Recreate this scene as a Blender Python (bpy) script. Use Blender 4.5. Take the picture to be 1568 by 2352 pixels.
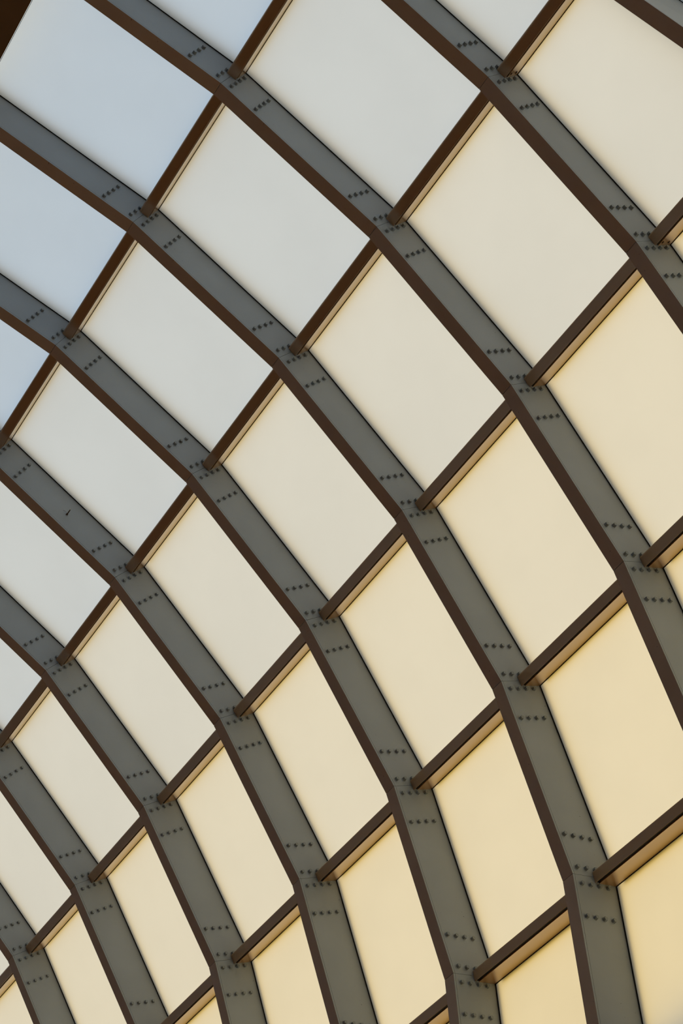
import bpy, bmesh, math, random
from mathutils import Matrix, Vector

random.seed(4)
for o in list(bpy.data.objects):
    bpy.data.objects.remove(o)
scn = bpy.context.scene
COL = scn.collection

# ------------------------------------------------------------------ geometry of the hall (surveyed)
U = 2.0                                   # rib spacing in metres
TILT = math.radians(-30.9)                # turns the survey frame so that the crown is on top
EYE = 1.65
FOC, PW, PH = 4139.74, 1568.0, 2352.0
CR = ((0.51709218, 0.75316731, 0.40663826),       # camera right / down / forward in the survey frame
      (-0.6146242, 0.65737347, -0.43600138),
      (-0.5956952, -0.02447681, 0.80283754))
def turn(v):
    c, s = math.cos(TILT), math.sin(TILT)
    return Vector((v[0], c * v[1] - s * v[2], s * v[1] + c * v[2]))
RIGHT, DOWN, FWD = (turn(v) for v in CR)
EYEPOS = Vector((0, 0, EYE))

# ------------------------------------------------------------------ camera
cam_d = bpy.data.cameras.new('camera')
cam = bpy.data.objects.new('camera', cam_d)
COL.objects.link(cam)
m = Matrix((RIGHT, -DOWN, -FWD)).transposed().to_4x4()
m.translation = EYEPOS
cam.matrix_world = m
cam_d.sensor_fit = 'HORIZONTAL'
cam_d.sensor_width = 36.0
cam_d.lens = 36.0 * FOC / PW
cam_d.clip_end = 500
scn.camera = cam

# ------------------------------------------------------------------ sky
world = bpy.data.worlds.new('sky')
scn.world = world
world.use_nodes = True
nt = world.node_tree
nt.nodes.clear()
wo = nt.nodes.new('ShaderNodeOutputWorld')
bg = nt.nodes.new('ShaderNodeBackground')
tc = nt.nodes.new('ShaderNodeTexCoord')
sx = nt.nodes.new('ShaderNodeSeparateXYZ')
mr = nt.nodes.new('ShaderNodeMapRange')
ra = nt.nodes.new('ShaderNodeValToRGB')
nt.links.new(tc.outputs['Generated'], sx.inputs[0])
nt.links.new(sx.outputs['Z'], mr.inputs['Value'])
mr.inputs['From Min'].default_value = -1
mr.inputs['From Max'].default_value = 1
nt.links.new(mr.outputs[0], ra.inputs[0])
nt.links.new(ra.outputs[0], bg.inputs[0])
nt.links.new(bg.outputs[0], wo.inputs[0])
SKY = [(0.0, (0.10, 0.07, 0.02)), (0.49, (0.14, 0.09, 0.02)), (0.50, (0.34, 0.26, 0.08)),
       (0.56, (0.44, 0.48, 0.42)), (0.66, (0.50, 0.745, 1.0)), (0.80, (0.38, 0.655, 0.98)), (1.0, (0.20, 0.42, 0.74))]
el = ra.color_ramp.elements
while len(el) > 1:
    el.remove(el[-1])
el[0].position = SKY[0][0]
el[0].color = (*SKY[0][1], 1)
for p, c in SKY[1:]:
    e = el.new(p)
    e.color = (*c, 1)
bg.inputs['Strength'].default_value = 1.42
# evening glow: the sky brightens and warms towards the low, hazy sun beyond the curved side
SUN_EL, SUN_AZ = math.radians(1), math.radians(78)
to_sun = (math.cos(SUN_EL) * math.cos(SUN_AZ), math.cos(SUN_EL) * math.sin(SUN_AZ), math.sin(SUN_EL))
dp = nt.nodes.new('ShaderNodeVectorMath')
dp.operation = 'DOT_PRODUCT'
dp.inputs[1].default_value = to_sun
nt.links.new(tc.outputs['Generated'], dp.inputs[0])
cl = nt.nodes.new('ShaderNodeMath')
cl.operation = 'MAXIMUM'
cl.inputs[1].default_value = 0.0
nt.links.new(dp.outputs['Value'], cl.inputs[0])
pw = nt.nodes.new('ShaderNodeMath')
pw.operation = 'POWER'
pw.inputs[1].default_value = 9.0
nt.links.new(cl.outputs[0], pw.inputs[0])
gc = nt.nodes.new('ShaderNodeVectorMath')
gc.operation = 'SCALE'
gc.inputs[0].default_value = (4.95, 3.30, 0.72)
nt.links.new(pw.outputs[0], gc.inputs['Scale'])
ad = nt.nodes.new('ShaderNodeVectorMath')
ad.operation = 'ADD'
nt.links.new(ra.outputs[0], ad.inputs[0])
nt.links.new(gc.outputs[0], ad.inputs[1])
nt.links.new(ad.outputs[0], bg.inputs[0])

vs = scn.view_settings
vs.view_transform = 'Standard'
vs.look = 'None'
vs.exposure = 0.0
vs.gamma = 1.0
vs.use_curve_mapping = False

# ------------------------------------------------------------------ materials
def new_mat(name):
    m = bpy.data.materials.new(name)
    m.use_nodes = True
    n = m.node_tree
    n.nodes.clear()
    return m, n, n.nodes.new('ShaderNodeOutputMaterial')

def paint(name, col, rough, spec=0.4, vary=0.06, scale=3.0, bump=0.0, metal=0.0):
    m, n, out = new_mat(name)
    b = n.nodes.new('ShaderNodeBsdfPrincipled')
    tcn = n.nodes.new('ShaderNodeTexCoord')
    nz = n.nodes.new('ShaderNodeTexNoise')
    nz.inputs['Scale'].default_value = scale
    nz.inputs['Detail'].default_value = 6
    n.links.new(tcn.outputs['Object'], nz.inputs['Vector'])
    rp = n.nodes.new('ShaderNodeValToRGB')
    rp.color_ramp.elements[0].position = 0.3
    rp.color_ramp.elements[1].position = 0.7
    rp.color_ramp.elements[0].color = (*[c * (1 - vary) for c in col], 1)
    rp.color_ramp.elements[1].color = (*[c * (1 + vary) for c in col], 1)
    n.links.new(nz.outputs['Fac'], rp.inputs[0])
    n.links.new(rp.outputs[0], b.inputs['Base Color'])
    if bump:                                               # a few dirt specks
        ns = n.nodes.new('ShaderNodeTexNoise')
        ns.inputs['Scale'].default_value = 38
        ns.inputs['Detail'].default_value = 2
        n.links.new(tcn.outputs['Object'], ns.inputs['Vector'])
        rs = n.nodes.new('ShaderNodeMapRange')
        rs.inputs['From Min'].default_value = 0.735
        rs.inputs['From Max'].default_value = 0.78
        n.links.new(ns.outputs['Fac'], rs.inputs['Value'])
        mx = n.nodes.new('ShaderNodeMix')
        mx.data_type = 'RGBA'
        mx.inputs['B'].default_value = (*[c * 0.45 for c in col], 1)
        n.links.new(rs.outputs[0], mx.inputs['Factor'])
        n.links.new(rp.outputs[0], mx.inputs['A'])
        n.links.new(mx.outputs['Result'], b.inputs['Base Color'])
    b.inputs['Roughness'].default_value = rough
    b.inputs['Metallic'].default_value = metal
    b.inputs['Specular IOR Level'].default_value = spec
    if bump:
        n2 = n.nodes.new('ShaderNodeTexNoise')
        n2.inputs['Scale'].default_value = 160
        n2.inputs['Detail'].default_value = 3
        n.links.new(tcn.outputs['Object'], n2.inputs['Vector'])
        bp = n.nodes.new('ShaderNodeBump')
        bp.inputs['Strength'].default_value = bump
        bp.inputs['Distance'].default_value = 0.002
        n.links.new(n2.outputs['Fac'], bp.inputs['Height'])
        n.links.new(bp.outputs[0], b.inputs['Normal'])
    n.links.new(b.outputs[0], out.inputs[0])
    return m

M_RIB = paint('grey rib paint', (0.37, 0.41, 0.44), 0.5, 0.3, 0.05, 2.0, 0.15)
M_FLANGE = paint('flange paint with brown bounce', (0.54, 0.39, 0.285), 0.38, 0.5, 0.05, 2.0, 0.15)  # same grey paint as the web, brown floor light put into its colour
M_BOLT = paint('bolt paint', (0.28, 0.31, 0.32), 0.45, 0.3, 0.08, 30.0)
M_PURLIN = paint('bronze purlin finish', (0.50, 0.345, 0.205), 0.28, 0.6, 0.03, 2.0, 0.0, 0.15)
_pb = next(n for n in M_PURLIN.node_tree.nodes if n.type == 'BSDF_PRINCIPLED')
_pb.inputs['Coat Weight'].default_value = 1.0
_pb.inputs['Coat Roughness'].default_value = 0.16
_pb.inputs['Coat IOR'].default_value = 2.0
_pb.inputs['Coat Tint'].default_value = (1.0, 0.86, 0.68, 1)
M_BLACK = paint('black rubber and slot shade', (0.012, 0.012, 0.012), 0.7, 0.2)
M_CAP = paint('dark shading cap', (0.05, 0.05, 0.05), 0.6, 0.2)
M_GIRDER = paint('brown girder paint', (0.20, 0.11, 0.05), 0.5, 0.3, 0.08, 3.0, 0.15)
M_FLOOR = paint('terracotta floor', (0.27, 0.09, 0.012), 0.6, 0.3, 0.15, 0.6)
M_WALL = paint('grey lining', (0.66, 0.75, 0.90), 0.7, 0.2, 0.1, 0.5)
M_TIMBER = paint('red brown boarding', (0.24, 0.09, 0.025), 0.6, 0.2, 0.1, 0.5)
M_DARK = paint('brown boarding', (0.10, 0.075, 0.055), 0.6, 0.2, 0.1, 0.5)
M_STUD = paint('dark stud', (0.10, 0.055, 0.03), 0.4, 0.5)
M_TIP = paint('pale tip', (0.75, 0.68, 0.55), 0.4, 0.5)

def opal():
    m, n, out = new_mat('opal diffuser sheet')
    tr = n.nodes.new('ShaderNodeBsdfTranslucent')
    tr.inputs[0].default_value = (0.80, 0.80, 0.79, 1)
    tcn = n.nodes.new('ShaderNodeTexCoord')
    nz = n.nodes.new('ShaderNodeTexNoise')
    nz.inputs['Scale'].default_value = 1.3
    nz.inputs['Detail'].default_value = 4
    n.links.new(tcn.outputs['Object'], nz.inputs['Vector'])
    rp = n.nodes.new('ShaderNodeValToRGB')
    rp.color_ramp.elements[0].position = 0.35
    rp.color_ramp.elements[1].position = 0.65
    rp.color_ramp.elements[0].color = (0.785, 0.785, 0.775, 1)
    rp.color_ramp.elements[1].color = (0.81, 0.81, 0.80, 1)
    n.links.new(nz.outputs['Fac'], rp.inputs[0])
    n.links.new(rp.outputs[0], tr.inputs[0])
    df = n.nodes.new('ShaderNodeBsdfDiffuse')
    df.inputs[0].default_value = (0.72, 0.72, 0.70, 1)
    gl = n.nodes.new('ShaderNodeBsdfGlossy')
    gl.inputs['Roughness'].default_value = 0.28
    fr = n.nodes.new('ShaderNodeFresnel')
    fr.inputs[0].default_value = 1.45
    m1 = n.nodes.new('ShaderNodeMixShader')
    m1.inputs[0].default_value = 0.36
    m2 = n.nodes.new('ShaderNodeMixShader')
    n.links.new(tr.outputs[0], m1.inputs[1])
    n.links.new(df.outputs[0], m1.inputs[2])
    n.links.new(fr.outputs[0], m2.inputs[0])
    n.links.new(m1.outputs[0], m2.inputs[1])
    n.links.new(gl.outputs[0], m2.inputs[2])
    n.links.new(m2.outputs[0], out.inputs[0])
    return m
def clear():
    m, n, out = new_mat('clear outer sheet')
    t = n.nodes.new('ShaderNodeBsdfTransparent')
    t.inputs[0].default_value = (0.97, 0.97, 0.97, 1)
    n.links.new(t.outputs[0], out.inputs[0])
    return m
M_OPAL, M_CLEAR = opal(), clear()

# ------------------------------------------------------------------ helpers
def mesh_of(name, bm, *mats):
    bmesh.ops.recalc_face_normals(bm, faces=bm.faces[:])
    me = bpy.data.meshes.new(name)
    bm.to_mesh(me)
    bm.free()
    for mt in mats:
        me.materials.append(mt)
    return me

def put(name, data, parent=None, mat=None):
    o = bpy.data.objects.new(name, data)
    COL.objects.link(o)
    if parent is not None:
        o.parent = parent
    if mat is not None:
        o.matrix_local = mat
    return o

def tag(o, label, cat, group=None):
    o['label'] = label
    o['category'] = cat
    if group:
        o['group'] = group

def loft(bm, rings, mat=0):
    """closed solid through rings of equal length (lists of xyz)"""
    R = [[bm.verts.new(p) for p in r] for r in rings]
    n = len(R[0])
    for a, b in zip(R, R[1:]):
        for k in range(n):
            f = bm.faces.new((a[k], a[(k + 1) % n], b[(k + 1) % n], b[k]))
            f.material_index = mat
    for r in (R[0], R[-1]):
        f = bm.faces.new(r)
        f.material_index = mat
    return R

def project(p):
    v = p - EYEPOS
    z = v.dot(FWD)
    return (PW / 2 + FOC * v.dot(RIGHT) / z, PH / 2 + FOC * v.dot(DOWN) / z)
def seen(pts, margin):
    q = [project(p) for p in pts]
    return (max(a for a, b in q) > -margin and min(a for a, b in q) < PW + margin and
            max(b for a, b in q) > -margin and min(b for a, b in q) < PH + margin)

# ------------------------------------------------------------------ profile of the vault
SURVEY = [(-2.13209496, 8.10602418), (-1.04131076, 8.04006373), (0.0, 7.72393971),
          (0.93376563, 7.17290706), (1.70678082, 6.42315665)]
SEG, STEP = 1.085, math.radians(13.55)
nodes = {j: Vector(p) for j, p in enumerate(SURVEY)}
def seg_angle(a, b):
    d = nodes[b] - nodes[a]
    return math.atan2(d.y, d.x)
a = seg_angle(0, 1)
for j in range(-1, -10, -1):
    a += STEP
    nodes[j] = nodes[j + 1] - SEG * Vector((math.cos(a), math.sin(a)))
a = seg_angle(3, 4)
a -= STEP
nodes[5] = nodes[4] + SEG * Vector((math.cos(a), math.sin(a)))
def yz(p):
    c, s = math.cos(TILT), math.sin(TILT)
    return Vector(((c * p.x - s * p.y) * U, (s * p.x + c * p.y) * U + EYE))
N = {j: yz(p) for j, p in nodes.items()}
for j in range(6, 10):                                     # straight wall below the springing
    N[j] = N[j - 1] + Vector((0, -SEG * U))
J0, J1 = -9, 9
T, NN, SC = {}, {}, {}
for j in range(J0, J1 + 1):
    e1 = (N[j] - N[j - 1]).normalized() if j > J0 else None
    e2 = (N[j + 1] - N[j]).normalized() if j < J1 else None
    e1 = e1 or e2
    e2 = e2 or e1
    t = (e1 + e2).normalized()
    T[j] = t
    NN[j] = Vector((-t.y, t.x))                            # outward
    SC[j] = 1 / max(0.5, t.dot(e1))
def at(j, r, t=0.0):
    """point at node j, r outward (measured square to the plates), t down the slope"""
    return N[j] + NN[j] * r * SC[j] + T[j] * t
X0 = -2.46161191807398 * U
FACE = lambda i: X0 - i * U                                # web face of rib i
RW = 0.0778 * U                                            # rib width
RD = 0.2572 * U                                            # inner face of rib to panel
PT = 0.012 * U                                             # panel thickness
BAY = U - RW
DEEP = 0.06 * U                                            # the slanted end rib is this much deeper

def skew(j):
    """the end rib (number 0) runs at a slant: its web face at node j"""
    return -(0.276 - 0.2085 * (max(-2, min(j, 6)) - 1)) * U

# ------------------------------------------------------------------ floor and solid walls
XA, XB = FACE(16), FACE(-9)
def slab(name, pts, thick, mat, xa=XA, xb=XB):
    """prism along the hall from a chain of (y, z) points thickened outward"""
    bm = bmesh.new()
    chain = [Vector(p) for p in pts]
    off = []
    for k, p in enumerate(chain):
        d = (chain[min(k + 1, len(chain) - 1)] - chain[max(k - 1, 0)]).normalized()
        off.append(p + Vector((-d.y, d.x)) * thick)
    for k in range(len(chain) - 1):
        q = [chain[k], chain[k + 1], off[k + 1], off[k]]
        loft(bm, [[(xa, v.x, v.y) for v in q], [(xb, v.x, v.y) for v in q]])
    o = put(name, mesh_of(name, bm, mat))
    o['kind'] = 'structure'
    return o
left_foot = at(-9, RD)
slab('floor', [(14, 0.0), (-16, 0.0)], 0.3, M_FLOOR)
slab('wall_left', [Vector((left_foot.x - 0.1, 0.0)), left_foot + Vector((-0.1, -0.05))], 0.3, M_TIMBER)
slab('wall_upper', [left_foot + Vector((-0.1, 0.0))] + [at(j, RD + 0.05) for j in range(-8, -1)] + [at(-1, RD + 0.05, -0.1)], 0.3, M_WALL)
slab('wall_right', [at(5, RD + 0.34, -0.5), Vector((at(8, RD + 0.34).x, 0.0))], 0.3, M_DARK)
for nm, x in (('wall_front', XB), ('wall_back', XA)):
    slab(nm, [(-14, -0.3), (-14, 22), (14, 22), (14, -0.3)][0:2], 28, M_WALL, x - 0.15, x + 0.15).location = (0, 28, 0)

# ------------------------------------------------------------------ translucent roof panels
ceiling = put('ceiling', None)
ceiling['kind'] = 'structure'
EDGE = 0.002 * U
PH_ = 0.0315 * U
def panel_bay(j, xa, xb, RD=RD):
    """sheet and gasket between nodes j and j + 1; xa, xb give the two side edges at (node j, node j + 1)"""
    dirv = (N[j + 1] - N[j]).normalized()
    g = 0.0003 * U
    def pt(f, r, side, e, s=0.0):
        jj = j + f
        p = at(jj, r) + dirv * s
        x = (xa[f] + e) if side == 0 else (xb[f] - e)
        return (x, p.x, p.y)
    bm = bmesh.new()
    v = [bm.verts.new(pt(f, r, side, EDGE, g if f == 0 else -g)) for side in (0, 1)
         for f, r in ((0, RD), (1, RD), (1, RD + PT), (0, RD + PT))]
    for idx, mi in (((0, 1, 5, 4), 0), ((3, 2, 6, 7), 1), ((0, 3, 7, 4), 1), ((1, 2, 6, 5), 1), ((0, 1, 2, 3), 1), ((4, 5, 6, 7), 1)):
        bm.faces.new([v[k] for k in idx]).material_index = mi
    me = mesh_of('panel', bm, M_OPAL, M_CLEAR)
    bm = bmesh.new()
    GH, GW, e0 = 0.0055 * U, 0.004 * U, 0.0008
    def bar(a0, a1):                                       # each end: four (f, r, side, e, s)
        loft(bm, [[pt(*q) for q in a0], [pt(*q) for q in a1]])
    lo, hi = RD - GH, RD - 0.0003
    for side in (0, 1):
        bar([(0, lo, side, e0, PH_), (0, lo, side, GW, PH_), (0, hi, side, GW, PH_), (0, hi, side, e0, PH_)],
            [(1, lo, side, e0, -PH_), (1, lo, side, GW, -PH_), (1, hi, side, GW, -PH_), (1, hi, side, e0, -PH_)])
    GW = 0.0022 * U
    lo = RD - 0.0035 * U
    for f, s0, s1 in ((0, PH_, PH_ + GW), (1, -PH_, -PH_ - GW)):
        bar([(f, lo, 0, e0, s0), (f, lo, 0, e0, s1), (f, hi, 0, e0, s1), (f, hi, 0, e0, s0)],
            [(f, lo, 1, e0, s0), (f, lo, 1, e0, s1), (f, hi, 1, e0, s1), (f, hi, 1, e0, s0)])
    return me, mesh_of('gasket', bm, M_BLACK)
LAST = 5
for j in range(-1, LAST):
    regular = panel_bay(j, (0, 0), (BAY, BAY))
    ribless = panel_bay(j, (0, 0), (U, U))                 # far bays that the ribs in view do not reach
    for i in range(-8, 17):
        me, ga = ribless if i < 0 or i > 9 else regular
        if i == 1:
            me, ga = panel_bay(j, (0, 0), (U + skew(j) - RW, U + skew(j + 1) - RW))
        elif i == 0:
            me, ga = panel_bay(j, (skew(j), skew(j + 1)), (U, U), RD + DEEP)
        p = put('panel', me, ceiling, Matrix.Translation((FACE(i), 0, 0)))
        pts = [Vector((FACE(i) + x, q.x, q.y)) for x in (0, BAY) for q in (at(j, RD), at(j + 1, RD))]
        if seen(pts, 250):
            put('gasket', ga, p)

# ------------------------------------------------------------------ ribs
def rib_section(kind, deep):
    RD = deep
    if kind == 'body':
        n = 0.003 * U
        return [(-RW + n, 0.0105 * U), (-n, 0.0105 * U), (-n, 0.0118 * U), (0, 0.0118 * U), (0, RD + PT),
                (-RW, RD + PT), (-RW, 0.0118 * U), (-RW + n, 0.0118 * U)]
    if kind == 'flange':
        return [(-RW, 0), (0, 0), (0, 0.0103 * U), (-RW, 0.0103 * U)]
    ov = 0.028 * U                                         # unseen outer cap, added to darken the panel edges along the rib
    h0, h1, h2 = RD + PT + 0.0005, RD + PT + 0.024 * U, RD + PT + 0.034 * U
    return [(-RW, h0), (0, h0), (0, h1), (ov, h1), (ov, h2), (-RW - ov, h2), (-RW - ov, h1), (-RW, h1)]
rib_mesh = {}
for kind, mt, sk in [(k_, m_, s_) for s_ in (0, 1) for k_, m_ in (('body', M_RIB), ('flange', M_FLANGE), ('cap', M_CAP))]:
    for j in range(-1, 9):
        bm = bmesh.new()
        d = (N[j + 1] - N[j]).normalized()
        gap = 0.0009 * U if kind == 'body' else 0.0011 * U
        s0 = 0.05 * U + gap if j == -1 and kind != 'cap' else gap
        rings = []
        for jj, s in ((j, s0), (j + 1, -gap)):
            rings.append([(x + sk * (skew(jj) + (skew(j + 1) - skew(j)) * s / SEG / U), *(at(jj, r) + d * s)) for x, r in rib_section(kind, RD + sk * DEEP)])
        loft(bm, rings)
        if kind == 'flange':                                # edges of the plate carry the grey of the web
            nrm = Vector((0, -d.y, d.x))
            for f in bm.faces:
                f.normal_update()
                if abs(f.normal.dot(nrm)) < 0.9:
                    f.material_index = 1
        rib_mesh[kind, j, sk] = mesh_of({'body': 'web', 'flange': 'bottom_flange', 'cap': 'shading_cap'}[kind], bm, mt, M_RIB)

def bolt_mesh():
    bm = bmesh.new()
    r, h = 0.0112 * U, 0.0155 * U
    rings = []
    for x, s in ((-0.0002, 1.0), (h * 0.80, 1.0), (h, 0.86)):
        rings.append([(x, r * s * math.cos(k * math.pi / 3), r * s * math.sin(k * math.pi / 3)) for k in range(6)])
    loft(bm, rings)
    return mesh_of('bolt', bm, M_BOLT)
BOLT = bolt_mesh()
ROWS = [(-0.2128, 0.0130), (-0.0405, 0.0375), (0.0480, 0.0375), (0.2212, 0.0130)]   # (down slope, first bolt outward)
ORD = ['first', 'second', 'third', 'fourth', 'fifth', 'sixth', 'seventh', 'eighth', 'ninth']
RIB_LABEL = {
    0: 'grey steel arched rib cutting across the top right corner of the picture',
    1: 'second grey steel rib from top right corner, running out at the right edge',
    2: 'third grey steel rib from top right corner, from top edge to right edge',
    3: 'grey steel rib from upper left edge to the bottom right corner, fourth from top right',
    4: 'fifth grey steel rib from top right corner, curving down through the middle of the picture',
    5: 'sixth grey steel rib from top right, with a small dark stud on its side',
    6: 'seventh grey steel rib from top right corner, entering at mid left edge',
    7: 'eighth grey steel rib from top right, next to last at lower left',
    8: 'short stretch of grey steel rib in the bottom left corner',
}
for i in range(0, 9):
    rib = put('arched_rib', None, None, Matrix.Translation((FACE(i), 0, 0)))
    tag(rib, RIB_LABEL[i], 'beam', 'arched ribs of the vault')
    for j in range(-1, 9):
        seg = put('web', rib_mesh['body', j, int(i == 0)], rib)
        put('bottom_flange', rib_mesh['flange', j, int(i == 0)], rib)
        put('shading_cap', rib_mesh['cap', j, int(i == 0)], rib)
        for jj, rows in ((j, ROWS[2:]), (j + 1, ROWS[:2])):
            if jj > 5 or jj < 0 or i == 0:
                continue
            for t, r0 in rows:
                for k in range(4):
                    p = N[jj] + NN[jj] * (r0 + 0.0528 * k) * U + T[jj] * (t + 0.0012 * k) * U
                    if not seen([Vector((FACE(i), p.x, p.y))], 60):
                        continue
                    if t == ROWS[1][0] and k == 3:
                        continue                            # under the purlin end
                    put('bolt', BOLT, seg, Matrix.Translation((0, p.x, p.y)) @
                        Matrix.Rotation(random.uniform(0, 1.05), 4, 'X'))

# ------------------------------------------------------------------ purlins
def arc_pts(cx, cy, r, a0, a1, n=5):
    return [(cx + r * math.cos(math.radians(a0 + (a1 - a0) * k / n)),
             cy + r * math.sin(math.radians(a0 + (a1 - a0) * k / n))) for k in range(n + 1)]
HT, RI, RO = 0.0310 * U, 0.1245 * U, 0.2530 * U
RR = 0.012 * U
GT = 0.150 * U                                             # top of the dark slot along the lower edge
def purlin_meshes(BAY=BAY):
    def solid(name, sec, mat, xa=0.0005, xb=BAY - 0.0005):
        bm = bmesh.new()
        loft(bm, [[(x, t, r) for t, r in sec] for x in (xa, xb)])
        return mesh_of(name, bm, mat)
    body = ([(HT, GT), (HT, RO), (-HT, RO)] + arc_pts(-HT + RR, RI + RR, RR, 180, 270) +
            [(HT * 0.6, RI), (HT * 0.6, GT)])
    lip = [(HT * 0.602, RI), (HT * 0.98, RI), (HT * 1.02, RI + 0.0015 * U), (HT * 1.0, RI + 0.003 * U), (HT * 0.602, RI + 0.003 * U)]
    slot = [(HT * 0.603, RI + 0.0031 * U), (HT * 0.80, RI + 0.0031 * U), (HT * 0.80, GT - 0.0001), (HT * 0.603, GT - 0.0001)]  # black strip in the groove, its shade put in as colour
    h0, h1, h2, ov = RD + PT + 0.003, RD + PT + 0.014 * U, RD + PT + 0.019 * U, 0.014 * U
    cap = [(0, h0), (HT, h0), (HT, h1), (HT + ov, h1), (HT + ov, h2), (0, h2)]  # unseen cap, added to keep zenith light off the panel strip downslope
    return (solid('purlin', body, M_PURLIN), solid('lip', lip, M_PURLIN), solid('slot_shade', slot, M_BLACK),
            solid('shading_cap', cap, M_CAP, 0.056 * U, BAY - 0.056 * U))
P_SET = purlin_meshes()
def screw_mesh():
    bm = bmesh.new()
    r, h = 0.0055 * U, 0.004 * U
    rings = []
    for y, s in ((-0.001, 1.0), (h * 0.7, 1.0), (h, 0.8)):
        rings.append([(1.3 * r * s * math.cos(k * math.pi / 4), y, 0.7 * r * s * math.sin(k * math.pi / 4)) for k in range(8)])
    loft(bm, rings)
    return mesh_of('screw', bm, M_STUD)
SCREW = screw_mesh()
for i in range(1, 10):                                     # bay between rib i - 1 and rib i
    found = []
    for j in range(0, 6):
        fr = Matrix(((1, 0, 0), (0, T[j].x, NN[j].x), (0, T[j].y, NN[j].y))).to_4x4()
        fr.translation = (FACE(i), N[j].x, N[j].y)
        q = [fr @ Vector((x, t, r)) for x in (0, BAY) for t in (-HT, HT) for r in (RI, RO)]
        hits = 0                                           # how much of its length lies in the picture
        for k in range(101):
            f = fr @ Vector((BAY * k / 100, 0, RI))
            u, v = project(f)
            hits += 0 <= u <= PW and 0 <= v <= PH
        if hits > 0 or seen(q, -4):
            found.append((j, fr, hits))
    found = [e for e in found if e[0] != 5]
    shown = [e[0] for e in found if e[2] > 8]
    for j, fr, hits in found:
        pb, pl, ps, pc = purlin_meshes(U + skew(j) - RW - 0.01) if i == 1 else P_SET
        p = put('purlin', pb, None, fr)
        put('lip', pl, p)
        put('slot_shade', ps, p)
        put('shading_cap', pc, p)
        n = len(shown)
        k = shown.index(j) if j in shown else -1
        order = 'the only one in view' if n == 1 else ('topmost' if k == 0 else 'lowest' if k == n - 1 else ORD[k] + ' one down')
        if i == 9:
            bay = 'left of the bottom left corner rib'
        else:
            bay = 'between %s and %s ribs from top right' % (ORD[i - 1], ORD[i])
        text = 'tan steel purlin %s, %s' % (bay, order)
        if k < 0:
            text = 'sliver of tan steel purlin at left edge, nearly hidden behind %s rib from top right' % ORD[i - 1]
        tag(p, text, 'beam', 'purlins between the ribs')
        if i == 1:
            for r in (0.163, 0.215):
                put('screw', SCREW, p, Matrix.Translation((0.022 * U, HT, r * U)))

# ------------------------------------------------------------------ big girder in the top left corner
bm = bmesh.new()
sec = [(0.050 * U, 0.0), (0.012 * U, RO), (-0.24 * U, RO), (-0.24 * U, 0.0)]
loft(bm, [[(x, *(N[-1] + T[-1] * t + NN[-1] * r)) for t, r in sec] for x in (XA + 0.2, XB - 0.2)])
bmesh.ops.bevel(bm, geom=[e for e in bm.edges if abs(e.verts[0].co.x - e.verts[1].co.x) > 1], offset=0.004, segments=2, affect='EDGES')
g = put('girder', mesh_of('girder', bm, M_GIRDER))
tag(g, 'wide dark brown girder crossing the top left corner of the picture', 'beam')

# ------------------------------------------------------------------ small stud with a wire on the sixth rib
sy = yz(Vector((-1.5273, 8.1790)))
stud = put('stud', None, None, Matrix.Translation((FACE(5), sy.x, sy.y)))
tag(stud, 'tiny dark stud with pale tip and thin wire on the side of a rib', 'stud')
def turned(name, prof, mat, parent, n=10):
    bm = bmesh.new()
    loft(bm, [[(x, r * math.cos(k * 2 * math.pi / n), r * math.sin(k * 2 * math.pi / n)) for k in range(n)] for x, r in prof])
    return put(name, mesh_of(name, bm, mat), parent)
turned('knob', [(0.0, 0.004), (0.002, 0.011), (0.009, 0.014), (0.017, 0.012), (0.022, 0.007)], M_STUD, stud)
shaft = turned('shaft', [(0.020, 0.0065), (0.05, 0.0075), (0.095, 0.006)], M_STUD, stud)
turned('tip', [(0.0945, 0.005), (0.100, 0.0065), (0.106, 0.004)], M_TIP, shaft)
wq = yz(Vector((-1.5646, 8.1840))) - sy
bm = bmesh.new()
wire = []
for k in range(9):
    f = k / 8
    c = Vector((0.006 + 0.01 * math.sin(f * 3.0), wq.x * f, wq.y * f + 0.008 * math.sin(f * 4)))
    wire.append([(c.x + 0.0016 * math.cos(q * 2.094), c.y, c.z + 0.0016 * math.sin(q * 2.094)) for q in range(3)])
loft(bm, wire)
put('wire', mesh_of('wire', bm, M_STUD), stud)
